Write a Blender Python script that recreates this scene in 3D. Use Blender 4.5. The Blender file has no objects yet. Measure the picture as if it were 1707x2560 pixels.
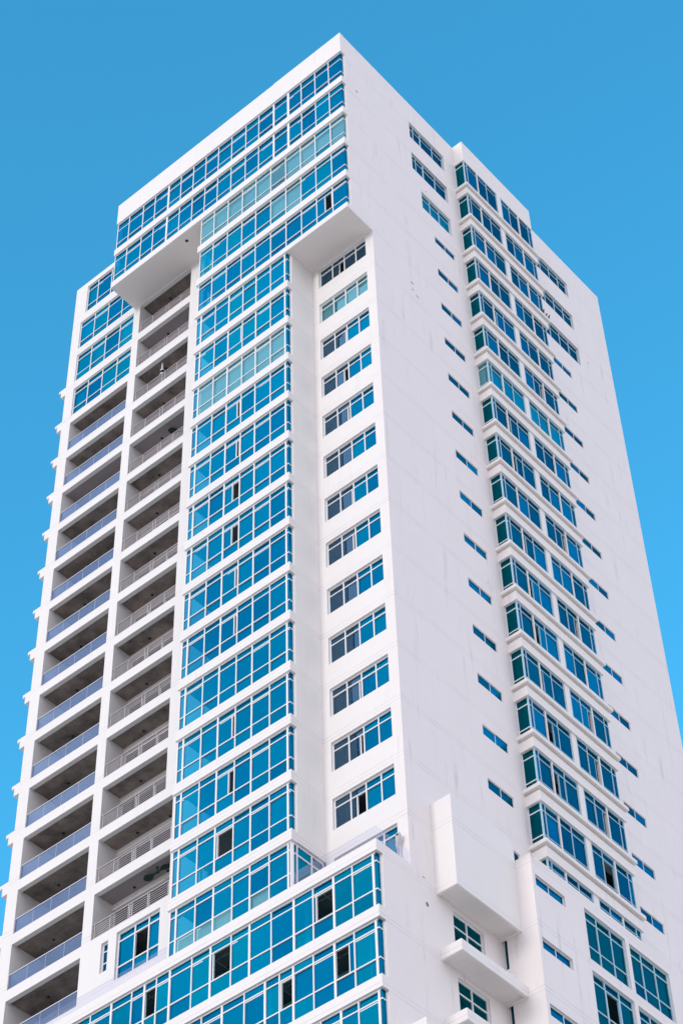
import bpy, math, random
from mathutils import Vector, Matrix
random.seed(7)
R = math.radians
C = bpy.context.scene.collection
ZO = 114.4                      # measured levels are relative to an upper storey; the street is ZO below
BASE = (-12.0, 13.0, 0.0)       # centre of the tower's footprint

# ------------------------------------------------------------------ materials
def mat(name):
    m = bpy.data.materials.new(name); m.use_nodes = True
    nt = m.node_tree
    for n in list(nt.nodes): nt.nodes.remove(n)
    out = nt.nodes.new('ShaderNodeOutputMaterial')
    return m, nt, out
def N(nt, typ, **kw):
    n = nt.nodes.new(typ)
    for k, v in kw.items():
        if k.startswith('i_'):
            key = k[2:]
            n.inputs[int(key) if key.isdigit() else key.replace('_', ' ')].default_value = v
        else: setattr(n, k, v)
    return n
def ramp(nt, src, p0, p1, c0=0.0, c1=1.0):
    n = nt.nodes.new('ShaderNodeMapRange'); n.clamp = True
    n.inputs[1].default_value = p0; n.inputs[2].default_value = p1
    n.inputs[3].default_value = c0; n.inputs[4].default_value = c1
    nt.links.new(src, n.inputs[0]); return n.outputs[0]
def math_(nt, op, a, b=None):
    n = nt.nodes.new('ShaderNodeMath'); n.operation = op
    for i, v in enumerate((a, b)):
        if v is None: continue
        if isinstance(v, (int, float)): n.inputs[i].default_value = v
        else: nt.links.new(v, n.inputs[i])
    return n.outputs[0]
def mixc(nt, fac, a, b):
    n = nt.nodes.new('ShaderNodeMix'); n.data_type = 'RGBA'
    for s, v in ((0, fac), (6, a), (7, b)):
        if isinstance(v, (int, float)): n.inputs[s].default_value = v
        elif isinstance(v, tuple): n.inputs[s].default_value = (*v, 1)
        else: nt.links.new(v, n.inputs[s])
    return n.outputs[2]

def paint(name, base, rough=0.62, grooves=True, dirt=0.5, smudge=(0.45, 0.42, 0.42)):
    m, nt, out = mat(name)
    L = nt.links
    geo = N(nt, 'ShaderNodeNewGeometry')
    pos = geo.outputs['Position']
    sep = N(nt, 'ShaderNodeSeparateXYZ'); L.new(pos, sep.inputs[0])
    n1 = N(nt, 'ShaderNodeTexNoise', i_Scale=0.35, i_Detail=6.0, i_Roughness=0.6); L.new(pos, n1.inputs['Vector'])
    mp = N(nt, 'ShaderNodeMapping'); mp.inputs['Scale'].default_value = (2.2, 2.2, 0.16); L.new(pos, mp.inputs['Vector'])
    n2 = N(nt, 'ShaderNodeTexNoise', i_Scale=1.0, i_Detail=5.0, i_Roughness=0.65); L.new(mp.outputs[0], n2.inputs['Vector'])
    streak = ramp(nt, n2.outputs['Fac'], 0.55, 0.8)
    patch = ramp(nt, n1.outputs['Fac'], 0.45, 0.75)
    d = math_(nt, 'MULTIPLY', math_(nt, 'MULTIPLY', streak, patch), dirt)
    col = mixc(nt, ramp(nt, n1.outputs['Fac'], 0.3, 0.7), tuple(c*0.965 for c in base), base)
    col = mixc(nt, d, col, smudge)
    bump_h = n1.outputs['Fac']
    if grooves:                 # shadow-gap joints scored in the render at every floor
        t = math_(nt, 'FRACT', math_(nt, 'DIVIDE', math_(nt, 'ADD', sep.outputs['Z'], -ZO + 3.2*60), 3.2))
        def line(p, w):
            a = math_(nt, 'ABSOLUTE', math_(nt, 'SUBTRACT', t, p))
            return ramp(nt, a, w*0.5, w, 1.0, 0.0)
        g = math_(nt, 'MAXIMUM', line(1 - 0.17/3.2, 0.0062), line(1 - 0.38/3.2, 0.0062))
        wob = N(nt, 'ShaderNodeTexNoise', i_Scale=0.8, i_Detail=3.0); L.new(pos, wob.inputs['Vector'])
        g = math_(nt, 'MULTIPLY', g, ramp(nt, wob.outputs['Fac'], 0.35, 0.7, 0.25, 0.9))
        col = mixc(nt, math_(nt, 'MULTIPLY', g, 0.62), col, (0.36, 0.33, 0.38))
    p = N(nt, 'ShaderNodeBsdfPrincipled'); p.inputs['Roughness'].default_value = rough
    p.inputs['Specular IOR Level'].default_value = 0.25
    L.new(col, p.inputs['Base Color'])
    fine = N(nt, 'ShaderNodeTexNoise', i_Scale=14.0, i_Detail=4.0); L.new(pos, fine.inputs['Vector'])
    b = N(nt, 'ShaderNodeBump'); b.inputs['Strength'].default_value = 0.12; b.inputs['Distance'].default_value = 0.02
    L.new(fine.outputs['Fac'], b.inputs['Height']); L.new(b.outputs[0], p.inputs['Normal'])
    L.new(p.outputs[0], out.inputs[0])
    return m
def plain(name, base, rough=0.5, metal=0.0, vary=0.12, scale=2.0, spec=0.4):
    m, nt, out = mat(name); L = nt.links
    geo = N(nt, 'ShaderNodeNewGeometry')
    n1 = N(nt, 'ShaderNodeTexNoise', i_Scale=scale, i_Detail=6.0, i_Roughness=0.65); L.new(geo.outputs['Position'], n1.inputs['Vector'])
    col = mixc(nt, ramp(nt, n1.outputs['Fac'], 0.3, 0.7), tuple(c*(1-vary) for c in base), tuple(min(1, c*(1+vary)) for c in base))
    p = N(nt, 'ShaderNodeBsdfPrincipled'); p.inputs['Roughness'].default_value = rough; p.inputs['Metallic'].default_value = metal
    p.inputs['Specular IOR Level'].default_value = spec
    L.new(col, p.inputs['Base Color']); L.new(p.outputs[0], out.inputs[0])
    return m
def glass(name, refl, refl_col, trans_col, rough=0.015, graze=0.35):
    """coated architectural glass: a tinted mirror coat over a tinted clear sheet"""
    m, nt, out = mat(name); L = nt.links
    geo = N(nt, 'ShaderNodeNewGeometry')
    n1 = N(nt, 'ShaderNodeTexNoise', i_Scale=0.9, i_Detail=2.0); L.new(geo.outputs['Position'], n1.inputs['Vector'])
    b = N(nt, 'ShaderNodeBump'); b.inputs['Strength'].default_value = 0.05; b.inputs['Distance'].default_value = 0.05
    L.new(n1.outputs['Fac'], b.inputs['Height'])
    g = N(nt, 'ShaderNodeBsdfGlossy'); g.inputs['Roughness'].default_value = rough; g.inputs['Color'].default_value = (*refl_col, 1)
    L.new(b.outputs[0], g.inputs['Normal'])
    t = N(nt, 'ShaderNodeBsdfTransparent'); t.inputs['Color'].default_value = (*trans_col, 1)
    f = N(nt, 'ShaderNodeLayerWeight'); f.inputs['Blend'].default_value = 0.35
    fac = ramp(nt, f.outputs['Facing'], 0.0, 1.0, refl, min(1.0, refl + graze))
    mx = N(nt, 'ShaderNodeMixShader'); L.new(fac, mx.inputs[0]); L.new(t.outputs[0], mx.inputs[1]); L.new(g.outputs[0], mx.inputs[2])
    L.new(mx.outputs[0], out.inputs[0])
    return m
M = {}
M['white'] = paint('white_render', (0.80, 0.765, 0.74))
M['side'] = paint('white_render_weathered', (0.81, 0.755, 0.735), dirt=1.3, smudge=(0.40, 0.36, 0.37))
M['trim'] = paint('white_trim', (0.81, 0.765, 0.735), grooves=False, dirt=0.7)
M['soffit'] = paint('soffit_paint', (0.80, 0.74, 0.71), grooves=False, dirt=0.5)
M['frame'] = plain('white_aluminium', (0.80, 0.79, 0.79), 0.35, 0.0, 0.03, 1.0)
M['frame_blue'] = plain('pale_blue_aluminium', (0.42, 0.62, 0.72), 0.35, 0.0, 0.03, 1.0)
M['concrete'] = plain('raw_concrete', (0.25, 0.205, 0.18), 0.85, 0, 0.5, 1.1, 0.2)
M['painted_soffit'] = plain('painted_ceiling', (0.36, 0.31, 0.31), 0.7, 0, 0.1, 1.0, 0.2)
M['interior'] = plain('interior_grey', (0.22, 0.24, 0.24), 0.8, 0, 0.2, 0.6, 0.2)
M['dark_int'] = plain('interior_dark', (0.06, 0.07, 0.07), 0.8, 0, 0.2, 0.6, 0.2)
M['rail'] = plain('railing_metal', (0.48, 0.42, 0.42), 0.45, 0.3, 0.08, 3.0)
M['rail_white'] = plain('handrail_metal', (0.7, 0.68, 0.7), 0.35, 0.5, 0.05, 3.0)
M['asphalt'] = plain('paving', (0.66, 0.55, 0.46), 0.9, 0, 0.12, 0.05, 0.2)
M['g_a'] = glass('glass_blue', 0.44, (0.0, 0.315, 0.56), (0.10, 0.42, 0.52))
M['g_b'] = glass('glass_deep_blue', 0.45, (0.0, 0.25, 0.49), (0.06, 0.34, 0.46))
M['g_c'] = glass('glass_teal', 0.42, (0.0, 0.37, 0.58), (0.14, 0.52, 0.58))
M['g_film'] = glass('glass_film', 0.25, (0.22, 0.58, 0.68), (0.44, 0.68, 0.72), 0.03)
M['g_dark'] = glass('glass_green_dark', 0.22, (0.0, 0.30, 0.40), (0.03, 0.22, 0.26))
M['g_side'] = glass('glass_side_blue', 0.45, (0.0, 0.155, 0.29), (0.04, 0.26, 0.36))
M['g_grey'] = glass('glass_grey', 0.30, (0.16, 0.34, 0.52), (0.10, 0.20, 0.26))
M['g_rail'] = glass('balustrade_glass', 0.22, (0.46, 0.62, 0.92), (0.42, 0.52, 0.70), 0.015, 0.2)
M['g_clear'] = glass('terrace_glass', 0.03, (0.9, 0.9, 1.0), (0.93, 0.93, 0.955), 0.02, 0.08)
M['film'] = plain('blind_fabric', (0.50, 0.56, 0.56), 0.7, 0, 0.05, 0.6, 0.3)
M['curtain'] = plain('curtain_cloth', (0.50, 0.56, 0.58), 0.8, 0, 0.2, 3.0, 0.2)
M['leaf'] = plain('dark_blade', (0.03, 0.05, 0.045), 0.6)
M['bird'] = plain('bird_feathers', (0.04, 0.05, 0.055), 0.7)
M['grey'] = plain('grey_plastic', (0.52, 0.50, 0.48), 0.5)
M['chip'] = plain('chipped_render', (0.20, 0.23, 0.25), 0.9, 0, 0.3, 8.0, 0.1)
M['lens'] = plain('dark_lens', (0.03, 0.03, 0.035), 0.2)
M['trough'] = plain('lilac_grey_trough', (0.40, 0.36, 0.46), 0.7)
M['soil'] = plain('soil', (0.06, 0.045, 0.03), 0.9)

# ------------------------------------------------------------------ mesh builder
class MB:
    def __init__(s): s.v = []; s.f = []; s.m = []
    def quad(s, pts, mi=0):
        i = len(s.v); s.v += [tuple(p) for p in pts]; s.f.append(tuple(range(i, i+len(pts)))); s.m.append(mi)
    def box(s, x0, x1, y0, y1, z0, z1, mi=0):
        if x0 > x1: x0, x1 = x1, x0
        if y0 > y1: y0, y1 = y1, y0
        if z0 > z1: z0, z1 = z1, z0
        i = len(s.v)
        s.v += [(x0,y0,z0),(x1,y0,z0),(x1,y1,z0),(x0,y1,z0),(x0,y0,z1),(x1,y0,z1),(x1,y1,z1),(x0,y1,z1)]
        for f in ((0,3,2,1),(4,5,6,7),(0,1,5,4),(1,2,6,5),(2,3,7,6),(3,0,4,7)):
            s.f.append(tuple(i+a for a in f)); s.m.append(mi)
    def tube(s, p0, p1, r0, r1=None, n=10, mi=0, cap=True):
        r1 = r0 if r1 is None else r1
        p0 = Vector(p0); p1 = Vector(p1); d = (p1-p0).normalized()
        a = d.orthogonal().normalized(); b = d.cross(a)
        i = len(s.v)
        for p, r in ((p0, r0), (p1, r1)):
            for k in range(n):
                t = 2*math.pi*k/n; s.v.append(tuple(p + (a*math.cos(t)+b*math.sin(t))*r))
        for k in range(n):
            q = (k+1) % n; s.f.append((i+k, i+q, i+n+q, i+n+k)); s.m.append(mi)
        if cap:
            s.f.append(tuple(i+n-1-k for k in range(n))); s.m.append(mi)
            s.f.append(tuple(i+n+k for k in range(n))); s.m.append(mi)
    def lathe(s, c, prof, n=14, mi=0, squash=(1, 1, 1), rot=None):
        c = Vector(c); i = len(s.v)
        for (r, h) in prof:
            for k in range(n):
                t = 2*math.pi*k/n
                p = Vector((r*math.cos(t)*squash[0], r*math.sin(t)*squash[1], h*squash[2]))
                if rot is not None: p = rot @ p
                s.v.append(tuple(c+p))
        for j in range(len(prof)-1):
            for k in range(n):
                q = (k+1) % n
                s.f.append((i+j*n+k, i+j*n+q, i+(j+1)*n+q, i+(j+1)*n+k)); s.m.append(mi)
    def build(s, name, mats, parent=None, org=None, smooth=False):
        me = bpy.data.meshes.new(name)
        o = org if org is not None else (parent_org(parent) if parent else (0, 0, 0))
        me.from_pydata([(x-o[0], y-o[1], z+ZO-o[2]) for x, y, z in s.v], [], s.f)
        if not isinstance(mats, (list, tuple)): mats = [mats]
        for m in mats: me.materials.append(m)
        me.polygons.foreach_set('material_index', s.m)
        if smooth: me.polygons.foreach_set('use_smooth', [True]*len(s.f))
        me.update()
        ob = bpy.data.objects.new(name, me); C.objects.link(ob)
        if parent is not None: ob.parent = parent
        elif org is not None: ob.location = org
        return ob
def parent_org(p):
    o = Vector((0, 0, 0))
    while p is not None: o += p.location; p = p.parent
    return o
def thing(name, label, cat, loc, group=None):
    o = bpy.data.objects.new(name, None); C.objects.link(o); o.location = loc
    o.empty_display_size = 0.3
    o['label'] = label; o['category'] = cat
    if group: o['group'] = group
    return o
def tag(o, label, cat, group=None):
    o['label'] = label; o['category'] = cat
    if group: o['group'] = group

# ------------------------------------------------------------------ walls and windows
def wall(mb, ax, c, th, u0, u1, z0, z1, holes=(), mi=0):
    """slab with openings.  ax 'y': plane y=c seen from -y.  ax 'x': plane x=c seen from +x."""
    us = sorted({u0, u1} | {h[0] for h in holes if u0 < h[0] < u1} | {h[1] for h in holes if u0 < h[1] < u1})
    zs = sorted({z0, z1} | {h[2] for h in holes if z0 < h[2] < z1} | {h[3] for h in holes if z0 < h[3] < z1})
    nu, nz = len(us)-1, len(zs)-1
    def solid(i, j):
        if i < 0 or j < 0 or i >= nu or j >= nz: return False
        a, b = (us[i]+us[i+1])/2, (zs[j]+zs[j+1])/2
        return not any(h[0] < a < h[1] and h[2] < b < h[3] for h in holes)
    def P(u, d, z): return (u, c+d, z) if ax == 'y' else (c-d, u, z)
    for i in range(nu):
        for j in range(nz):
            if not solid(i, j): continue
            a, b, e, f = us[i], us[i+1], zs[j], zs[j+1]
            mb.quad([P(a,0,e), P(b,0,e), P(b,0,f), P(a,0,f)], mi)
            mb.quad([P(b,th,e), P(a,th,e), P(a,th,f), P(b,th,f)], mi)
            if not solid(i-1, j): mb.quad([P(a,th,e), P(a,0,e), P(a,0,f), P(a,th,f)], mi)
            if not solid(i+1, j): mb.quad([P(b,0,e), P(b,th,e), P(b,th,f), P(b,0,f)], mi)
            if not solid(i, j-1): mb.quad([P(a,th,e), P(b,th,e), P(b,0,e), P(a,0,e)], mi)
            if not solid(i, j+1): mb.quad([P(a,0,f), P(b,0,f), P(b,th,f), P(a,th,f)], mi)

def window(name, parent, ax, c, u0, u1, z0, z1, mulls, trans, bar=0.055, depth=0.09, pool=('g_a','g_a','g_b','g_c'),
           opens=(), blinds=(), blind_all=False, mullw=None, border=True, frame='frame', frame_mats=None, label=None,
           film=(), curtains=(), endpost=True, double=True):
    """framed glazing in the plane c.  opens: (cell, f0, f1) is a slid-open gap in the middle row of that cell."""
    fr = MB(); gl = MB(); bls = []
    def bx(mb, ua, ub, da, db, za, zb, mi=0):
        if ax == 'y': mb.box(ua, ub, c+da, c+db, za, zb, mi)
        else: mb.box(c-db, c-da, ua, ub, za, zb, mi)
    def P(u, d, z): return (u, c+d, z) if ax == 'y' else (c-d, u, z)
    mulls = sorted(mulls); us = [u0] + mulls + [u1]; zs = [z0] + sorted(trans) + [z1]
    mullw = mullw or {}
    h = depth/2
    if border:
        bx(fr, u0, u0+bar, -h, h, z0, z1)
        if endpost: bx(fr, u1-bar, u1, -h, h, z0, z1)
    bx(fr, u0+bar, u1-bar, -h+.004, h-.004, z1-bar, z1); bx(fr, u0+bar, u1-bar, -h+.004, h-.004, z0, z0+bar)
    for m in mulls:
        w = mullw.get(round(m, 2), bar)
        bx(fr, m-w/2, m+w/2, -h-.003, h, z0+.01, z1-.01)
    for t in trans:
        bx(fr, u0+.01, u1-.01, -h+.008, h-.008, t-bar*.5, t+bar*.5)
    ncell = len(us)-1; nrow = len(zs)-1
    midrow = nrow-2 if nrow >= 2 else 0
    for i in range(ncell):
        a, b = us[i], us[i+1]
        hue = random.choice(pool)
        for j in range(nrow):
            e, f = zs[j], zs[j+1]
            spans = [(a, b)]
            if j == midrow:
                for (ci, f0, f1) in opens:
                    if ci != i: continue
                    g0, g1 = a+(b-a)*f0, a+(b-a)*f1
                    spans = []
                    if f0 > 0.02: spans.append((a, g0))
                    if f1 < 0.98: spans.append((g1, b))
                    for g, flag in ((g0, f0 > 0.02), (g1, f1 < 0.98)):
                        if flag: bx(fr, g-bar*.42, g+bar*.42, -h*.4, h+.01, e, f)
            k = hue if random.random() < .8 else random.choice(pool)
            if (i, j) in film or i in film: k = 'g_film'
            mi = PANES.index(k)
            for (ua, ub) in spans:
                t = [random.uniform(-.012, .012) for _ in range(2)] + [random.uniform(-.02, .02)]
                gl.quad([P(ua, t[0], e), P(ub, t[1], e), P(ub, t[1]+t[2], f), P(ua, t[0]+t[2], f)], mi)
            if blind_all or (i, j) in blinds or i in blinds:
                s = .12 + .02*(i % 3)
                drop = 0.0
                bl = MB(); bls.append(('blind', bl)); bl.box(*((a+.03, b-.03, c+s, c+s+.01) if ax == 'y' else (c-s-.01, c-s, a+.03, b-.03)), e+drop, f, 0)
            for (ci, f0, f1) in curtains:
                if ci == i and j == midrow:
                    ua, ub = a+(b-a)*f0, a+(b-a)*f1; n = max(2, int((ub-ua)/.07))
                    bl = MB(); bls.append(('curtain', bl))
                    for q in range(n):
                        qa, qb = ua+(ub-ua)*q/n, ua+(ub-ua)*(q+1)/n; d = .16+.035*(q % 2); d2 = .16+.035*((q+1) % 2)
                        bl.quad([P(qa, d, zs[0]), P(qb, d2, zs[0]), P(qb, d2, f), P(qa, d, f)], 1)
        # head rail of the sliding leaves
        if double and nrow >= 3 and (i % 2 == 1):
            bx(fr, a+.03, b-.03, -h*.2, h+.012, zs[-2]-bar*1.7, zs[-2]-bar*.85)
    o = fr.build(name, frame_mats or M[frame], parent)
    gl.build('glazing', [M[k] for k in PANES], o)
    for nm, bl in bls: bl.build(nm, [M['film'], M['curtain']], o)
    return o
PANES = ['g_a', 'g_b', 'g_c', 'g_film', 'g_dark', 'g_side', 'g_grey']

ZT = {-1: 3.50, 0: 0.618, 1: -2.827, 2: -6.161, 3: -9.53}
def zk(k): return ZT[k] if k in ZT else -3.2*k
YR = 2.10
XW = -24.33            # left end of the tower
XB = -18.63            # left end of the upper box
YF = 26.16
GZ = -ZO

tower = thing('apartment_tower', 'white high-rise apartment tower with blue glass windows and stacked balconies', 'building', BASE)

# ---- main walls -------------------------------------------------------------
w = MB()
holes_r = [(-3.90, -0.55, (zk(k)-2.27), (zk(k)-.58)) for k in range(4, 18)]
wall(w, 'y', YR, .25, -4.34, 0.0-.3, -57.5, -13.2, holes_r)
w.build('recessed_wall', M['white'], tower)
w = MB()                                           # side of the glazed bay
w.box(-4.60, -4.34, .36, 2.10, -54.93, -13.2)
w.build('bay_side_wall', M['white'], tower)

# right flank x=0
bayY0, bayY1 = 10.79, 17.75
Hx = [(6.37, 9.70, 1.57, 3.29), (6.36, 9.73, -1.95, -.16), (7.02, 9.73, -5.42, -3.68)]
SL = [(2, -7.33, -7.93)] + [(k, zk(k)-1.02, zk(k)-1.65) for k in range(3, 17)]
Hx += [(7.96, 9.80, b, a) for k, a, b in SL]
Hx += [(17.9, 22.32, 1.50, 3.10), (17.9, 22.32, -2.02, -.42), (17.9, 22.38, -5.62, -3.85)]
SR = [(k, zk(k)-1.43, zk(k)-2.06) for k in range(2, 17)]
Hx += [(19.2, 21.06, b, a) for k, a, b in SR]
Hx += [(10.95, 17.6, -100.0, 3.40)]
RW = [(4.66, 6.62, -58.22-3.2*i-2.3, -58.22-3.2*i) for i in range(0, 5)]
Hx += RW
w = MB()
wall(w, 'x', 0.0, .30, YR, YF, GZ, 5.60, Hx)
wall(w, 'x', 0.0, .30, .36, YR, -13.25, 5.60)
wall(w, 'x', 0.0, .30, .36, YR, GZ, -57.43)
w.build('side_wall', M['side'], tower)

# left block wall y=2.1
def lt(k): return zk(k)-(.17 if k < 4 else .22 if k == 4 else .25+.021*(k-5))
def lb(k): return zk(k)-(.84 if k < 3 else .90 if k == 3 else .92 if k == 4 else .87+.021*(k-5))
Lrows = [(-23.30, -18.69, .52, 3.36), (-23.62, -18.69, -3.04, -.30), (-23.62, -18.69, -6.40, -3.72), (-23.58, -18.69, -9.75, -7.12)]
LB = [(k, lb(k), lt(k+1)) for k in range(3, 18)]
RB = [(k, lb(k) if k > 1 else -3.47, lt(k+1)) for k in range(1, 16)]
holes = list(Lrows) + [(-23.57, -18.77, b, a) for k, a, b in LB]
holes += [(-18.16, -13.88 if k < 14 else -13.36, b, a) for k, a, b in RB]
holes += [(-17.45, -17.02, -53.86, -52.22), (-16.50, -13.86, -54.70, -52.10)]
w = MB()
wall(w, 'y', YR, .25, XW, XB, -57.5, 3.86, [h for h in holes])
wall(w, 'y', YR, .25, XB, -11.0, -57.5, -3.25, [h for h in holes])
w.build('front_wall', M['white'], tower)
w = MB()
wall(w, 'x', XW+.3, .30, YR+.25, YF, GZ, 3.86)     # far left flank (outer face at XW is the inner side here)
w.build('left_wall', M['white'], tower)
w = MB()
w.box(XW, -.301, YF-.3, YF-.001, GZ, 3.86); w.box(XB, -.301, YF-.3, YF-.002, 3.861, 5.6)
w.build('rear_wall', M['white'], tower)
w = MB()
w.box(XB, XB+.25, .36, YF-.31, -3.25, 5.6)
w.build('upper_left_wall', M['white'], tower)
w = MB()
w.box(XB+.26, -.31, .37, YF-.31, 4.6, 4.85); w.box(XW+.31, XB-.01, YR+.26, YF-.31, 3.1, 3.4)
w.build('roof', M['concrete'], tower)
# parapet of the box, with the raised coping along its right part
w = MB()
w.box(XB, 0, 0, .36, 3.50, 5.60); w.box(-5.35, 0, .003, .30, 5.60, 5.66)
w.build('parapet', M['white'], tower)
# soffits
w = MB()
w.box(-4.34, -.30, .36, YR, -13.25, -13.05); w.box(-.30, 0, .36, YR, -13.27, -13.251)
w.build('soffit', M['soffit'], tower)
w = MB()
w.box(XB, -11.2, .36, YR, -3.42, -3.252)
s2 = w.build('soffit', M['soffit'], tower)
v = MB(); v.lathe((-12.8, .55, -3.42), [(0.0, -.03), (.09, -.03), (.10, 0)], 12); v.build('vent', M['lens'], s2)

# ---- spandrel bands ------------------------------------------------------------
def band(x0, x1, z0, z1, y1=.36):
    w = MB(); w.box(x0, x1, 0, y1, z0, z1)
    # two shallow projecting courses so that the band reads as scored in three
    h = z1-z0
    return w.build('spandrel_band', M['white'], tower)
band(XB, 0, zk(0)-.60, zk(0)); band(XB, 0, zk(1)-.59, zk(1))
band(-11.30, 0, zk(2)-.60, zk(2)); band(-11.30, 0, zk(3)-.58, zk(3)); band(-11.30, 0, -13.25, zk(4))
for k in range(5, 18): band(-11.27, -4.34, zk(k)-.57, zk(k)+.0)
for k in range(18, 25): band(XW, 0, zk(k)+.19-.56, zk(k)+.19)

# ---- ribbon windows ---------------------------------------------------------------
def ribbon(x0, x1, z0, z1, mulls, trans, corner=True, **kw):
    """front glazing plus the pane that returns round the right-hand corner"""
    kw = dict(kw); cp = kw.pop('cpane', 'g_b')
    o = window('ribbon_window', tower, 'y', .14, x0+.02, x1-.115, z0, z1, mulls, trans, endpost=not corner, **kw)
    if corner:
        r = MB(); g = MB()
        for t in trans: r.box(x1-.16, x1-.112, .11, .352, t-.026, t+.026)
        r.box(x1-.155, x1-.118, .335, .354, z0, z1)
        r.build('corner_frame', M['frame'], o)
        g.quad([(x1-.135, .142, z0), (x1-.135, .335, z0), (x1-.135, .335, z1), (x1-.135, .142, z1)], 0)
        g.build('corner_glazing', [M[cp]], o)
    return o
mA = [-1.07,-2.13,-3.22,-4.26,-5.42,-6.63,-7.69,-8.85,-9.95,-11.0,-12.05,-13.11,-14.16,-15.33,-16.36,-17.58]
mB = [-1.08,-2.24,-3.36,-4.5,-5.65,-6.8,-7.87,-9.0,-10.12]
mC = [-4.62,-5.65,-6.71,-7.68,-8.73,-9.75,-10.84]
wide = {-4.26: .16, -5.42: .12, -10.95: .14, -14.16: .13}
# cells are counted from the left end
ribbon(XB, 0, zk(0), 3.50, mA, [1.36, 2.78], mullw=wide, pool=('g_a','g_b','g_b'), curtains=[(14, .1, .5), (12, .75, 1), (4, 0, .3)])
ribbon(XB, 0, zk(1), zk(0)-.60, mA, [zk(1)+.72, -.62], mullw=wide, pool=('g_a','g_b','g_b'), curtains=[(14, .1, .4), (12, .75, 1), (4, .0, .7)], blinds=[(5, 1), (6, 1)][:1])
ribbon(-11.2, 0, zk(2), zk(1)-.60, mB, [zk(2)+.72, zk(1)-1.1], pool=('g_c', 'g_film', 'g_film'), film=[0, 1, (4, 1), (7, 2), (8, 1), 9],
       blinds=[0, 1, (2, 1), (3, 1), (4, 1), (6, 1), (7, 1), (8, 1), (9, 1), (9, 2)], cpane='g_film')
ribbon(-11.2, 0, zk(3), zk(2)-.60, mB, [zk(3)+.72, zk(2)-1.05], pool=('g_a', 'g_a', 'g_b', 'g_c'), film=[(5, 1), 6], blinds=[(5, 1), (6, 1), (6, 0)], curtains=[(0, .2, .6), (6, .1, .6)])
ribbon(-11.2, 0, zk(4), zk(3)-.58, mB, [zk(4)+.72, zk(3)-1.0], pool=('g_a', 'g_b', 'g_b'), opens=[(8, .5, .93)], curtains=[(6, .1, .35), (7, .5, .7), (0, .2, .5)])
bay_open = {5: (3, .88, .97), 7: (3, .70, .95), 8: (3, .76, .95), 9: (3, .5, .95), 10: (3, .5, .95), 11: (3, .86, .97), 12: (3, .78, .97), 14: (3, .85, .98), 16: (3, .72, .98)}
# row k is the glazing under band k
for k in range(4, 18):
    z1 = zk(k)-.57 if k > 4 else -13.25
    z0 = zk(k+1) if k < 17 else -57.43
    op = []; bl = []; cu = []; fm = []
    # bay cells from the left: 0 narrow, 1..6, 7 corner
    if k == 6: op = [(3, .86, .96)]
    if k in (7, 8): op = [(3, .72, .92)]
    if k in (9, 10): op = [(3, .52, .96)]
    if k in (11, 12): op = [(3, .80, .96)]
    if k == 14: op = [(3, .8, .97)]
    if k == 15: op = [(3, .66, .98)]
    if k == 16: op = [(3, .12, .98)]
    if k in (8, 9, 10, 14, 15): cu += [(2, .72, .84)]
    if k == 6: bl = [1, 2, 3, 4, 5, 6]; fm = [1, 2, 3, 4, 5, 6]
    if k == 6: op = []
    if k == 16: cu += [(2, .05, .14)]
    if k == 17: bl = [(1, 0), (2, 0), (3, 0), (5, 0)]; fm = [(1, 0), (2, 0), (3, 0), (5, 0)]
    if k == 5: op = [(3, .88, .98)]
    pool = ('g_a', 'g_a', 'g_a', 'g_b') if k > 6 else ('g_a', 'g_c', 'g_a')
    ribbon(-11.24, -4.34, z0, z1, mC, [zk(k)-2.38 if k < 17 else zk(k)-2.2, zk(k)-1.0], corner=(k < 17), opens=op, blinds=bl, curtains=cu, film=fm, pool=pool, mullw={-6.71: .075, -8.73: .085, -4.62: .09, -10.84: .09})
# glazed door set on the side of the bay above the terrace
window('terrace_door', tower, 'x', -4.34-.12, .16, 2.08, -57.43, -54.98, [.42, 1.32], [-55.5], pool=('g_grey', 'g_a'), bar=.07, double=False)
# podium rows
P18 = [-.28,-1.33,-2.29,-3.35,-4.35,-5.53,-6.69,-7.68,-8.80,-9.83,-11.05,-11.8,-12.48,-13.21,-14.38,-15.6,-16.8,-18.0,-19.2,-20.4,-21.6,-22.8]
P19 = [-.27,-1.34,-2.32,-3.38,-4.40,-5.11,-5.85,-6.93,-8.1,-9.2,-10.3,-11.4,-12.5,-13.6,-14.7,-15.8,-16.9,-18.0,-19.2,-20.4,-21.6,-22.8]
P20 = [-.26,-1.24,-2.08,-3.07,-4.1,-5.1,-6.1,-7.1,-8.2,-9.3,-10.3,-11.4,-12.5,-13.6,-14.7,-15.8,-16.9,-18.0,-19.2,-20.4,-21.6,-22.8]
for k in range(18, 25):
    ml = {18: P18, 19: P19}.get(k, P20); n = len(ml)
    wd = {round(m, 2): .1 for m in ml[::2]}; wd[round(ml[0], 2)] = .10
    op = []; cu = []
    c = lambda i: n-i                       # cell index: i-th mullion from the right is its right edge
    if k == 18: op = [(c(3), .14, .98), (c(8), .12, .98), (c(12), .0, .95)]; cu = [(c(4), .4, .62), (c(4), .02, .1), (c(10), .1, .16), (c(13), .0, .9)]
    if k == 19: op = [(c(2), .02, .72), (c(5), .1, .98)]; cu = [(c(1), .55, .62), (c(6), 0, .2), (c(7), .4, .46)]
    if k == 20: op = [(c(4), .2, .8)]
    z1 = zk(k)+.19-.56; z0 = zk(k+1)+.19
    ribbon(XW, 0, z0, z1, ml, [z0+.86, z1-.42], opens=op, curtains=cu, mullw=wd, pool=('g_a', 'g_b', 'g_b', 'g_a', 'g_c'), blinds=[(c(3), 0)] if k == 19 else ())
w = MB(); w.box(XW, 0, 0, .36, GZ, zk(25)+.19); w.box(XW, XW+.25, .36, YR+.25, GZ, -57.43)
w.build('podium_base_wall', M['white'], tower)
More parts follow.
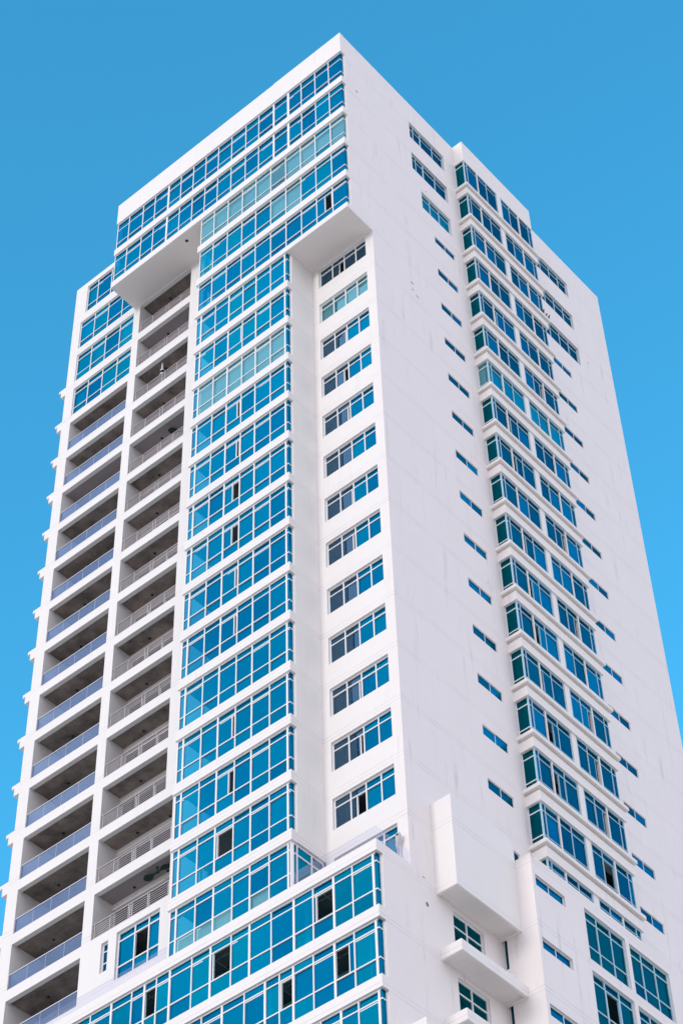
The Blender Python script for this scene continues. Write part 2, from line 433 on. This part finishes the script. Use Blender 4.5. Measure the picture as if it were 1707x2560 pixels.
w = MB(); w.box(XW+.26, -.31, .361, YR-.001, -57.75, -57.46); w.build('terrace_floor', M['soffit'], tower)

# ---- windows in the recess ------------------------------------------------------------
rec_open = {4: (1, .55, .98), 6: (1, .86, .99), 7: (1, .62, .99), 8: (1, .80, .99), 10: (1, .86, .99), 11: (1, .8, .99), 14: (1, .82, .99), 15: (1, .74, .99), 16: (1, .38, .99)}
for k in range(4, 18):
    z0, z1 = zk(k)-2.27, zk(k)-.58
    op = [rec_open[k]] if k in rec_open else []
    # two-row window: the lower row slides, so hand the gap to row 0
    o = window('casement_window', tower, 'y', YR+.16, -3.90, -.55, z0, z1, [-3.0, -2.16, -1.34], [zk(k)-1.02], bar=.06,
               opens=op, blinds=[(i, j) for i in range(4) for j in range(2)] if k == 5 else (), film=[0, 1, 2, 3] if k == 5 else (),
               curtains=[(0, .5+.04*(k % 4), .62+.04*(k % 4))] if k != 5 else (), double=False,
               pool=('g_a', 'g_a', 'g_b') if k > 4 else ('g_grey',))
    gz = [c for c in o.children if c.name.startswith('glazing')][0]
    if k > 5:                               # the two left leaves are the older grey glass
        me = gz.data
        for p in me.polygons:
            if p.center.x + BASE[0] < -2.2: p.material_index = PANES.index('g_grey')

# ---- left block windows -----------------------------------------------------------
for i, (a, b, e, f) in enumerate(Lrows):
    window('living_room_window', tower, 'y', YR+.13, a, b, e, f, [-22.38, -21.16, -19.92], [e+.75, f-.5], pool=('g_a', 'g_c', 'g_b'),
           film=[] , curtains=[(0, .2, .6)] if i in (1, 3) else [(1, .2, .9), (3, 0, .9)] if i == 2 else [])
window('kitchen_window', tower, 'y', YR+.17, -16.50, -13.86, -54.70, -52.10, [-15.47, -14.62], [-53.95, -52.56], opens=[(1, .02, .98)], pool=('g_a', 'g_b'), bar=.07, double=False)
window('slot_window', tower, 'y', YR+.17, -17.45, -17.02, -53.86, -52.22, [], [-53.3, -52.66], pool=('g_b',), double=False)

# ---- windows of the right flank ------------------------------------------------------------
SIDE = ('g_side',)
for i, (a, b, e, f) in enumerate(Hx[:3]):
    ml = [6.85, 7.52, 8.68] if i == 0 else [6.86, 7.55, 8.68] if i == 1 else [7.9, 8.75]
    window('bedroom_window', tower, 'x', -.17, a, b, e, f, ml, [f-.45], pool=SIDE if i < 2 else ('g_c',), blinds=[(q, r) for q in range(3) for r in range(2)] if i == 2 else (), frame='frame_blue', mullw={7.52: .1, 7.55: .1}, double=False)
for i, (a, b, e, f) in enumerate([h for h in Hx if abs(h[0]-17.9) < .01]):
    window('bedroom_window', tower, 'x', -.17, a, b, e, f, [18.6, 19.55, 20.5, 21.45], [f-.45], pool=SIDE, frame='frame_blue', double=False)
for (k, a, b) in SL:
    window('slit_window', tower, 'x', -.06, 7.96, 9.80, b, a, [8.9], [], bar=.03, depth=.05, pool=('g_side', 'g_b'), double=False)
for (k, a, b) in SR:
    window('slit_window', tower, 'x', -.06, 19.2, 21.06, b, a, [20.15], [], bar=.03, depth=.05, pool=('g_side', 'g_b'), double=False)
for (a, b, e, f) in RW:
    window('service_window', tower, 'x', -.14, a, b, e, f, [5.62], [f-.62], bar=.06, pool=('g_dark',), double=False)

# ---- glazed bay on the right flank ----------------------------------------------------------
w = MB(); w.box(0, .727, bayY0, bayY1, 3.45, 5.60); w.build('bay_parapet', M['trim'], tower)
def moulded(z, sgn=1, y0=10.79, y1=17.75, xw=0.0, dz=0.0):
    """cornice-like band: lip, slot that deepens its shade, flat fascia"""
    w = MB()
    prof = [(.0, -.95), (.80, -.95), (.80, -.37), (.66, -.37), (.66, -.262), (.93, -.26), (.94, -.24), (.94, -.06), (.91, -.035), (.0, -.035)]  # slot under the lip is added to darken its underside
    a = [(xw+sgn*x, y0-(x-.727)*1.0 if x > .5 else y0-(.82-.727 if z2 < -.4 else .18), z+z2) for x, z2 in prof]
    ring = []
    for (x, z2) in prof:
        off = (.80 if z2 < -.5 else .91)-.727 if x == 0 else x-.727
        ring.append((xw+sgn*x, y0-off, y1+off, z+z2))
    n = len(ring)
    A = [(r[0], r[1], r[3]) for r in ring]; B = [(r[0], r[2], r[3]) for r in ring]
    for i in range(n-1):
        q = [A[i], A[i+1], B[i+1], B[i]]
        w.quad(q if sgn < 0 else q[::-1])
        # return of the moulding on both ends, running back to the wall
        p0 = (xw, A[i][1], A[i][2]); p1 = (xw, A[i+1][1], A[i+1][2])
        w.quad([p0, A[i], A[i+1], p1]); 
        p0 = (xw, B[i][1], B[i][2]); p1 = (xw, B[i+1][1], B[i+1][2])
        w.quad([p1, B[i+1], B[i], p0])
    return w.build('moulded_band', M['trim'], tower)
bay_blind = {2: 'part', 6: 'all'}
for k in range(0, 17):
    moulded(zk(k)+.0)
def bay_window(z0, z1, k):
    op = []
    if k in (3, 6, 7, 9, 10, 11, 12, 13, 14): op = [(2, .04, .32+.2*((k*7) % 3)/2)] if k != 13 else [(2, .05, .62)]
    if k in (4, 8, 10, 12, 13, 14, 15): op += [(6, .62, .98)] if k != 15 else [(6, .05, .9)]
    al = (k == 5)
    o = window('bay_window', tower, 'x', .66, bayY0+.06, bayY1-.06, z0, z1, [11.12, 12.12, 13.05, 14.05, 14.56, 15.36, 16.32, 17.32], [z0+.45, z1-.42],
               bar=.04, pool=('g_c',) if al else ('g_side', 'g_side', 'g_b'), opens=op, frame_mats=[M['frame_blue']], double=False, border=True,
               blinds=[0, 1, 2, 3, 5, 6, 7] if al else ())
    # white structural mullions and the pier
    for y, ww in ((12.12, .10), (16.32, .10)):
        p = MB(); p.box(.55, .722, y-ww/2, y+ww/2, z0, z1); p.build('mullion_post', M['trim'], o)
    p = MB(); p.box(.30, .725, 14.10, 14.50, z0, z1); p.build('pier', M['trim'], o)
    # cheek glazing facing the front and the far cheek
    for gy, near in ((bayY0+.075, True), (bayY1-.075, False)):
        c = MB(); g = MB(); e = -.012 if near else .012
        for t in (z0+.45, z1-.42): c.box(.02, .655, gy+e-.02, gy+e+.02, t-.028, t+.028)
        c.box(.0, .03, gy+e-.018, gy+e+.018, z0, z1)
        c.build('cheek_frame', M['frame'], o)
        q = [(.0, gy, z0), (.655, gy, z0), (.655, gy, z1), (.0, gy, z1)]
        g.quad(q if near else q[::-1])
        g.build('cheek_glazing', M['g_side'] if not near else M['g_dark'] if k != 5 else M['g_film'], o)
    if k == 5:
        s = MB(); s.box(.03, .42, bayY0+.12, bayY0+.13, z0, z1); s.build('blind', M['film'], o)
bay_window(zk(0)-.035, 3.45, -1)
for k in range(0, 17):
    bay_window(zk(k+1)-.035, zk(k)-.95, k)
# moulded bands of the twin bay on the far left flank
for k in range(2, 17):
    w = MB()
    for x, a, b in ((.46, -.80, -.27), (.66, -.27, -.06)):
        w.box(XW-x, XW-.001, 2.16, 9.0, zk(k)+a, zk(k)+b)
    w.build('moulded_band', M['trim'], tower)
w = MB(); w.box(XW-.06, XW-.03, 2.5, 8.9, zk(17), zk(2)-.95); w.build('bay_side_glazing', M['g_side'], tower)

# ---- lower wing on the right flank -------------------------------------------------------
WX, WY0, WY1, WZ = 1.83, 7.82, 18.45, -54.42
hw = []
for i in range(0, 6):
    d = -3.2*i
    hw += [(8.02, 10.04, -55.92+d+.02, -55.32+d)]
    hw += [(11.42, 14.34, -57.70+d, -55.06+d), (14.62, 17.55, -57.70+d, -55.10+d)]
w = MB()
wall(w, 'x', WX, .28, WY0, WY1, GZ, WZ, hw)
w.box(0, WX-.28, WY1-.28, WY1, GZ, WZ)
hs = [(.02, .26, -59.42-3.2*i, -57.2-3.2*i) for i in range(5)]
wall(w, 'y', WY0, .25, .0, WX-.28, GZ, WZ, hs)
w.box(0, WX-.281, WY0+.26, WY1-.281, WZ-.5, WZ-.25)
w.build('lower_wing', M['side'], tower)
w = MB(); w.box(.02, WX+.02, WY0-.02, WY0+.3, WZ, WZ+.05); w.box(WX-.26, WX, WY0+.3, WY1, WZ+.001, WZ+.05); w.build('wing_coping', M['trim'], tower)
for (a, b, e, f) in hw:
    if b-a < 2.5: window('slit_window', tower, 'x', WX-.13, a, b, e, f, [(a+b)/2], [], bar=.035, depth=.06, pool=('g_side', 'g_b'), double=False)
    else:
        op = [(1, .08, .95)] if (a < 12 and e < -60 and e > -62) else []
        window('wing_window', tower, 'x', WX-.15, a, b, e, f, [a+.95, a+1.95], [e+.80, f-.45], bar=.055, pool=('g_dark', 'g_side', 'g_dark'), opens=op, frame='frame_blue', double=False)
for i in range(5):
    window('duct_slot', tower, 'y', WY0+.14, .02, .26, -59.42-3.2*i, -57.2-3.2*i, [], [], bar=.03, pool=('g_dark',), double=False)
# projecting box and ledges between the corner and the wing
def ledge(name, y0, y1, z0, z1, x1=1.04, drip=True):
    w = MB()
    w.box(0, x1, y0, y1, z0+.16, z1)
    w.box(0, x1, y0, y0+.14, z0, z0+.16); w.box(x1-.14, x1, y0+.14, y1-.14, z0, z0+.16); w.box(0, x1, y1-.14, y1, z0, z0+.16)
    return w.build(name, M['white'], tower)
ledge('projecting_box', 3.66, 7.82, -58.02, -53.36)
for i in range(0, 4): ledge('concrete_ledge', 3.66, 7.82, -61.20-3.2*i, -60.68-3.2*i)
w = MB(); w.box(0, 1.04, 1.13, 3.3, -72, -65.62); w.build('projecting_box', M['white'], tower)

# ---- balconies -----------------------------------------------------------------------
w = MB(); w.box(XW+.30, -23.57, YR+.25, 5.0, -57.5, -9.8); w.build('balcony_wall', M['soffit'], tower)
w = MB(); w.box(-18.77, -18.16, YR+.25, 5.0, -57.5, -3.43); w.build('balcony_wall', M['soffit'], tower)
w = MB(); w.box(-13.32, -11.5, YR+.25, 5.0, -57.5, -3.43); w.build('balcony_wall', M['soffit'], tower)
painted_l = {5}; painted_r = {2, 5, 15}
def balcony_slab(x0, x1, k, yb, painted):
    z = zk(k)
    w = MB(); zb = lb(k)+.07 if k > 1 else -3.30
    w.box(x0+.002, x1-.002, YR+.251, yb, zb, lt(k)-.08 if k > 1 else -3.0, 0)
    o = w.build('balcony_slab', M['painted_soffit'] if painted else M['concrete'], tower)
    for fx, fy in ((.34, .32), (.74, .40)):
        d = MB(); d.lathe((x0+(x1-x0)*fx, YR+.25+(yb-YR-.25)*fy, zb), [(.0, -.035), (.07, -.03), (.085, .0)], 10); d.build('downlight', M['lens'], o)
for k in range(3, 19): balcony_slab(-23.57, -18.77, k, 5.0, k in painted_l)
for k in range(1, 17): balcony_slab(-18.16, -13.32, k, 4.4, k in painted_r)
for (k, a, b) in RB:
    o = window('balcony_door', tower, 'y', 3.42, -18.14, -13.34, b, a-.30, [-17.1, -15.9, -14.7], [], bar=.06, pool=('g_dark', 'g_grey'), double=False)
    w = MB(); w.box(-18.15, -13.33, 3.24, 3.5, a-.28, a+.06); w.build('lintel', M['soffit'], o)
for (k, a, b) in LB:
    o = window('balcony_door', tower, 'y', 4.55, -23.56, -18.78, b, a-.25, [-22.3, -21.1, -19.9], [], bar=.06, pool=('g_dark', 'g_grey'), double=False)
    w = MB(); w.box(-23.568, -18.772, 4.42, 4.6, a-.24, a+.06); w.build('lintel', M['soffit'], o)
for (k, a, b) in LB:                       # glass balustrades
    w = MB(); w.box(-23.57, -18.77, YR+.05, YR+.10, b+.86, b+.905)
    for q in range(1, 4): x = -23.57+4.8*q/4; w.box(x-.006, x+.006, YR+.068, YR+.082, b+.02, b+.86)
    o = w.build('glass_balustrade', M['rail_white'], tower)
    g = MB()
    for q in range(4):
        xa, xb = -23.565+4.79*q/4, -23.565+4.79*(q+1)/4; t = random.uniform(-.004, .004)
        g.quad([(xa+.01, YR+.075, b), (xb-.01, YR+.075+t, b), (xb-.01, YR+.075+t, b+.86), (xa+.01, YR+.075, b+.86)])
    g.build('glass_panel', M['g_rail'], o)
for (k, a, b) in RB:                       # bar railings
    xr = -13.88 if k < 14 else -13.36
    w = MB(); w.box(-18.16, xr, YR+.04, YR+.10, b+.83, b+.875)
    for q in range(6): z = b+.10+.122*q; w.box(-18.16, xr, YR+.055, YR+.085, z-.014, z+.014)
    for x in (-17.05, -15.9, -15.68, -14.72, -18.02):
        w.box(x-.022, x+.022, YR+.05, YR+.09, b, b+.83)
    w.build('bar_railing', M['rail'], tower)
# roof terrace balustrades
def terrace_glass(x0, x1, y, z, side=None):
    w = MB(); g = MB()
    n = max(1, round((x1-x0)/1.78))
    for q in range(n):
        xa, xb = x0+(x1-x0)*q/n, x0+(x1-x0)*(q+1)/n
        g.box(xa+.006, xb-.006, y, y+.014, z, z+.68)
    if side:
        ya, yb = side; m = max(1, round((yb-ya)/1.8))
        for q in range(m):
            y0, y1 = ya+(yb-ya)*q/m, ya+(yb-ya)*(q+1)/m
            g.box(x1-.014, x1, y0+.006+(.014 if q == 0 else 0), y1-.006, z, z+.68)
    w.box(x0, x1, y-.012, y+.026, z, z+.03)
    o = w.build('terrace_balustrade', M['rail_white'], tower); g.build('glass_panel', M['g_clear'], o)
terrace_glass(-4.30, -.03, .05, -57.41, (.05, 2.08))
terrace_glass(-24.2, -11.26, .05, -57.41)

# ---- interiors seen through the glass -------------------------------------------------------
for k in range(-1, 25):
    z = zk(k); top = z-.12; bot = z-(.42 if k == 4 else .46)
    if k == -1: continue
    w = MB()
    if k <= 1: w.box(XB+.26, -.31, .365, 8.0, bot, top)
    elif k <= 4: w.box(-11.1, -.31, .365, 8.0, bot, top)
    elif k <= 17: w.box(-11.1, -4.62, .365, 8.0, bot, top); w.box(-4.615, -.31, YR+.26, 8.0, bot, top)
    else: w.box(XW+.31, -.31, .365, 8.0, bot+.1, top+.1)
    w.box(-8.0, -.31, 8.001, YF-.32, bot, top)
    if k <= 16: w.box(-.309, .60, bayY0+.17, bayY1-.17, bot-.1, top)
    elif k >= 18: w.box(-.309, 1.5, 8.1, 18.1, bot+.1, top+.1)
    if k <= 3: w.box(XW+.31, XB-.01, YR+.26, 8.0, bot-.15, top-.1)
    fs = w.build('floor_slab', M['interior'], tower)
    if 18 <= k <= 21:                       # suspended-ceiling grid and ducts of the office floors
        cg = MB(); zb = bot+.1
        for q in range(20): x = -.9-1.2*q; cg.box(x-.03, x+.03, .5, 7.8, zb-.03, zb)
        for q in range(6): y = .9+1.2*q; cg.box(XW+.5, -.5, y-.03, y+.03, zb-.05, zb-.031)
        cg.tube((XW+.6, 1.6, zb-.30), (-.6, 1.6, zb-.30), .11, n=8); cg.tube((XW+.6, 2.6, zb-.24), (-.6, 2.6, zb-.24), .07, n=8)
        cg.build('ceiling_grid', M['grey'], fs)
w = MB()
w.box(-18.3, -8.01, 7.9, 8.2, -100, 4.5); w.box(-4.36, -4.2, 2.4, 7.9, -57.4, -13.3)
w.box(-8.2, -8.0, 8.21, 25.8, -100, 4.5); w.box(-11.42, -11.28, 2.36, 7.9, -57.4, -3.4); w.box(XW+.4, XB, 7.6, 7.8, -9.8, 3.0)
w.box(-7.9, -.32, 10.3, 10.45, -100, 4.4); w.box(-7.9, -.32, 18.5, 18.65, -100, 4.4)
w.build('partition_wall', M['interior'], tower)

# ---- chips and stains in the render of the flank (thin flakes, slightly proud) ------------
w = MB()
for (y, z, ly, lz, sl) in ((5.35, -14.75, .32, .14, 0), (5.35, -15.35, .30, .10, 0), (5.75, -15.62, .36, .10, 0), (1.35, .45, .28, .16, 0), (6.15, -1.9, .10, .10, 0), (7.5, -3.2, .15, .10, 0),
                           (9.6, -35.3, .08, .12, 0), (3.0, -58.9, .22, .28, 0), (23.4, -4.3, .10, .16, 0), (2.9, -57.62, .20, .07, 0), (9.4, -34.9, .07, .06, 0)):
    n = 7; pts = []
    for q in range(n):
        t = 2*math.pi*q/n; r = random.uniform(.6, 1.05)
        pts.append((.004, y+math.cos(t)*ly*.5*r, z+math.sin(t)*lz*.5*r))
    w.quad(pts)
w.build('chipped_render', M['chip'], tower)

# ------------------------------------------------------------------ loose things
def bird(loc, rz, label, s=1.0):
    o = thing('bird', label, 'bird', (loc[0], loc[1], loc[2]+ZO), 'birds perched on the ledge')
    o.rotation_euler = (0, 0, rz)
    w = MB(); z0 = -ZO
    rot = Matrix.Rotation(R(-38), 3, 'Y')
    w.lathe((0, 0, z0+.15*s), [(.0, -.19*s), (.035*s, -.17*s), (.07*s, -.08*s), (.085*s, .0), (.075*s, .08*s), (.05*s, .13*s), (.042*s, .17*s), (.05*s, .20*s), (.045*s, .235*s), (.02*s, .26*s), (.0, .265*s)], 12, 0, (1, .95, 1), rot=Matrix.Rotation(R(35), 3, 'Y'))
    w.build('body', M['bird'], o, org=(0, 0, 0), smooth=True)
    b = MB(); b.tube((.15*s, 0, z0+.345*s), (.21*s, 0, z0+.325*s), .012*s, .002*s, 6); b.build('beak', M['lens'], o, org=(0, 0, 0))
    t = MB(); t.box(-.24*s, -.10*s, -.03*s, .03*s, z0+.02*s, z0+.04*s); t.build('tail', M['bird'], o, org=(0, 0, 0))
    for sy in (-1, 1):
        l = MB(); l.tube((0, sy*.03*s, z0+.0), (0, sy*.03*s, z0+.09*s), .008*s, .012*s, 6); l.build('leg', M['lens'], o, org=(0, 0, 0))
lipz = zk(2)-.035
bird((.82, 17.36, lipz), R(-20), 'small dark bird on the white moulded ledge, nearest the bay glass of the three', 1.1)
bird((.80, 17.62, lipz), R(10), 'small dark bird on the white moulded ledge, between the two other birds', 1.0)
bird((.83, 17.86, lipz), R(-5), 'small dark bird at the far end of the white moulded ledge', 1.0)

def fan(loc, label, a0, n=5, rad=.85, drop=.28):
    o = thing('ceiling_fan', label, 'ceiling fan', (loc[0], loc[1], loc[2]+ZO), 'palm-leaf fans under the balcony ceilings')
    z0 = -ZO
    w = MB(); w.tube((0, 0, z0-drop+.08), (0, 0, z0), .018); w.lathe((0, 0, z0-.03), [(.0, -.02), (.05, -.02), (.06, .03)], 10); w.build('rod', M['leaf'], o, org=(0, 0, 0))
    w = MB(); w.lathe((0, 0, z0-drop), [(.0, -.05), (.08, -.04), (.11, .0), (.09, .07), (.0, .09)], 14); w.build('motor', M['leaf'], o, org=(0, 0, 0), smooth=True)
    for q in range(n):
        a = a0+2*math.pi*q/n
        w = MB(); prof = [(.10, .03), (.25, .05), (.36, .14), (.52, .20), (.66, .19), (.78, .11), (rad, .0)]
        d = Vector((math.cos(a), math.sin(a), 0)); e = Vector((-math.sin(a), math.cos(a), .18))
        top = [d*r+e*h for r, h in prof] + [d*r-e*h for r, h in reversed(prof[:-1])]
        for dz, rev in ((0.0, False), (-.02, True)):
            pts = [(p.x, p.y, z0-drop+p.z+dz) for p in top]
            w.quad(pts[::-1] if rev else pts)
        m = len(top)
        for i in range(m):
            j = (i+1) % m
            w.quad([(top[i].x, top[i].y, z0-drop+top[i].z), (top[i].x, top[i].y, z0-drop+top[i].z-.02), (top[j].x, top[j].y, z0-drop+top[j].z-.02), (top[j].x, top[j].y, z0-drop+top[j].z)])
        w.build('blade', M['leaf'], o, org=(0, 0, 0))
fan((-14.75, 2.68, lb(15)+.07), 'dark leaf-bladed ceiling fan in the lowest railed balcony', R(178), 2)
fan((-15.15, 3.30, lb(5)+.07), 'dark leaf-bladed ceiling fan under the pale lilac balcony ceiling, one blade showing', R(232), 2)

o = thing('pendant_lamp', 'white tube pendant lamp with two small globes hanging in an upper railed balcony', 'lamp', (-16.35, 2.55, lb(3)+.07+ZO))
w = MB(); w.tube((0, 0, -ZO-.62), (0, 0, -ZO), .05); w.build('stem', M['frame'], o, org=(0, 0, 0))
for j, z in enumerate((-.78, -1.12)):
    w = MB(); w.tube((0, 0, -ZO+z), (0, 0, -ZO+z+.18), .012)
    pr = [(.13*math.sin(t), -.13*math.cos(t)) for t in [math.pi*i/8 for i in range(9)]]
    w.lathe((0, 0, -ZO+z), pr, 14); g = w.build('globe', M['frame'], o, org=(0, 0, 0), smooth=True)
    w = MB(); w.lathe((0, 0, -ZO+z-.06), [(.0, -.10), (.10, -.09), (.14, -.02), (.12, .03)], 14); w.build('shade', M['lens'], g, org=(0, 0, 0), smooth=True)

# lamp leaning over the terrace corner
o = thing('terrace_lamp', 'grey rounded lamp head on a short post at the corner of the glass terrace', 'lamp', (-.42, 1.90, -57.45+ZO))
w = MB(); w.tube((0, 0, -ZO), (.0, 0, -ZO+.95), .055, .05, 12); w.build('post', M['trough'], o, org=(0, 0, 0), smooth=False)
w = MB()
pr = [(.0, -.40), (.05, -.38), (.075, -.25), (.095, -.05), (.12, .12), (.125, .24), (.10, .34), (.05, .40), (.0, .41)]
w.lathe((.03, -.02, -ZO+1.28), pr, 14, rot=Matrix.Rotation(R(8), 3, 'Y')); w.build('lamp_head', M['grey'], o, org=(0, 0, 0), smooth=True)
w = MB(); w.lathe((.09, -.13, -ZO+1.50), [(.0, -.02), (.05, -.02), (.055, .02), (.0, .03)], 12, rot=Matrix.Rotation(R(80), 3, 'X')); w.build('lens', M['lens'], o, org=(0, 0, 0), smooth=True)

def trough(x0, x1, y, label, h=.34):  # guessed solid standing in for a lilac strip behind the glass
    o = thing('guessed_trough', label, 'planter', ((x0+x1)/2, y+.2, -57.45+ZO), 'guessed long troughs on the glass-railed terraces')
    hx = (x1-x0)/2; w = MB(); z = -ZO
    w.box(-hx, hx, -.2, -.16, z, z+h); w.box(-hx, hx, .16, .2, z, z+h); w.box(-hx, -hx+.04, -.16, .16, z, z+h); w.box(hx-.04, hx, -.16, .16, z, z+h)
    w.build('trough', M['trough'], o, org=(0, 0, 0))
    w = MB(); w.box(-hx+.04, hx-.04, -.16, .16, z+.02, z+h-.06); w.build('soil', M['soil'], o, org=(0, 0, 0))
trough(-3.6, -.9, .5, 'long low lilac-grey trough guessed for the strip behind the right-hand terrace glass')
trough(-16.4, -11.9, .5, 'long low lilac-grey trough guessed for the strip behind the left-hand terrace glass')

# ------------------------------------------------------------------ ground
w = MB(); n = 8; S = 4000
for i in range(n):
    for j in range(n):
        a, b = -S+2*S*i/n, -S+2*S*(i+1)/n; c, d = -S+2*S*j/n, -S+2*S*(j+1)/n
        w.quad([(a, c, -ZO), (b, c, -ZO), (b, d, -ZO), (a, d, -ZO)])
g = w.build('ground', M['asphalt'], None, org=(0, 0, 0)); g['kind'] = 'structure'

# ------------------------------------------------------------------ camera
sc = bpy.context.scene
cam = bpy.data.cameras.new('camera'); co = bpy.data.objects.new('camera', cam); C.objects.link(co)
cam.sensor_fit = 'VERTICAL'; cam.sensor_height = 36.0; cam.lens = 5470.7665/2560*36.0
cam.clip_start = 0.5; cam.clip_end = 12000
r = Vector((0.75680863, 0.65323323, -0.02295721)); u = Vector((0.5028258, -0.55939398, 0.65897238)); f = Vector((-0.41762053, 0.51025946, 0.75181672))
mw = Matrix((r, u, -f)).transposed().to_4x4(); mw.translation = Vector((40.70769468, -51.14204315, -112.75526363+ZO))
co.matrix_world = mw
sc.camera = co

# ------------------------------------------------------------------ light
EL, AZ = R(13), R(4)                 # low sun straight in front of the glazed facade, a touch to its left
sd = Vector((-math.sin(AZ)*math.cos(EL), -math.cos(AZ)*math.cos(EL), math.sin(EL)))
sl = bpy.data.lights.new('sun', 'SUN'); sl.energy = 0.6; sl.angle = R(12); sl.color = (1.0, 0.96, 0.88)
so = bpy.data.objects.new('sun', sl); C.objects.link(so)
so.rotation_euler = sd.to_track_quat('Z', 'Y').to_euler(); so.location = (0, -60, 160)
world = bpy.data.worlds.new('World'); sc.world = world; world.use_nodes = True
nt = world.node_tree
for n_ in list(nt.nodes): nt.nodes.remove(n_)
out = nt.nodes.new('ShaderNodeOutputWorld'); bg = nt.nodes.new('ShaderNodeBackground')
sky = nt.nodes.new('ShaderNodeTexSky'); sky.sky_type = 'NISHITA'; sky.sun_disc = False
sky.sun_elevation = EL; sky.sun_rotation = math.pi + AZ; sky.air_density = 1.0; sky.dust_density = 0.6; sky.ozone_density = 3.0
tc = nt.nodes.new('ShaderNodeTexCoord'); sp = nt.nodes.new('ShaderNodeSeparateXYZ'); nt.links.new(tc.outputs['Generated'], sp.inputs[0])
hs = nt.nodes.new('ShaderNodeHueSaturation'); hs.inputs['Saturation'].default_value = 1.0; hs.inputs['Value'].default_value = 1.55
tint = nt.nodes.new('ShaderNodeMix'); tint.data_type = 'RGBA'; tint.blend_type = 'MULTIPLY'; tint.inputs[0].default_value = 1.0
tint.inputs[7].default_value = (0.29, 1.03, 1.03, 1)      # teal-leaning grade of a deep clear sky
nt.links.new(sky.outputs[0], tint.inputs[6]); nt.links.new(tint.outputs[2], hs.inputs['Color'])
# deep blue only round the view axis; bright veil added elsewhere to light the soffits
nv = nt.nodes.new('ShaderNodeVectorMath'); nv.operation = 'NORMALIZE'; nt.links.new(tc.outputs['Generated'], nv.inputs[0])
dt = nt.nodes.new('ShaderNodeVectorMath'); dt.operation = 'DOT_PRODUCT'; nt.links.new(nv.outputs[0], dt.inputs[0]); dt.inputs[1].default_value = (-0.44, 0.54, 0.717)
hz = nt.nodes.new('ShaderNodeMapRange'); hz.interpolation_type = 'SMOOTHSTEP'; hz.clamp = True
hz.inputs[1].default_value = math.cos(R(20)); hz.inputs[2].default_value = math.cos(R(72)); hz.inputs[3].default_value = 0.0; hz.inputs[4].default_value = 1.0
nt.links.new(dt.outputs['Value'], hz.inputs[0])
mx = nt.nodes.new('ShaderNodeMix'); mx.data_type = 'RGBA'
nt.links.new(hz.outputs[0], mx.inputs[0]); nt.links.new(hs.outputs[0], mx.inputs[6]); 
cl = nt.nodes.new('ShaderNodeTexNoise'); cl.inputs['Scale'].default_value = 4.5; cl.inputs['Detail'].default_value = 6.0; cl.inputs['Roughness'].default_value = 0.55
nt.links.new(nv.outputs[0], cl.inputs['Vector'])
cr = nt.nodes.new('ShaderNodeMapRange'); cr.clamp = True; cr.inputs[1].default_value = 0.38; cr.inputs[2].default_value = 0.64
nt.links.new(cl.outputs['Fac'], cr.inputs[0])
fill_veil = nt.nodes.new('ShaderNodeMix'); fill_veil.data_type = 'RGBA'; nt.links.new(cr.outputs[0], fill_veil.inputs[0])
fill_veil.inputs[6].default_value = (2.6, 2.85, 3.6, 1); fill_veil.inputs[7].default_value = (5.7, 5.6, 6.2, 1)
nt.links.new(fill_veil.outputs[2], mx.inputs[7])
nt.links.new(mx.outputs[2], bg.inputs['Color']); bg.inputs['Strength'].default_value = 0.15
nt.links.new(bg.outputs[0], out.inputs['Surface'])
vs = sc.view_settings; vs.view_transform = 'Standard'; vs.look = 'None'; vs.gamma = 1.0; vs.exposure = 0.95
sc.cycles.max_bounces = 14; sc.cycles.diffuse_bounces = 9; sc.cycles.transparent_max_bounces = 16; sc.cycles.glossy_bounces = 4; sc.cycles.transmission_bounces = 6
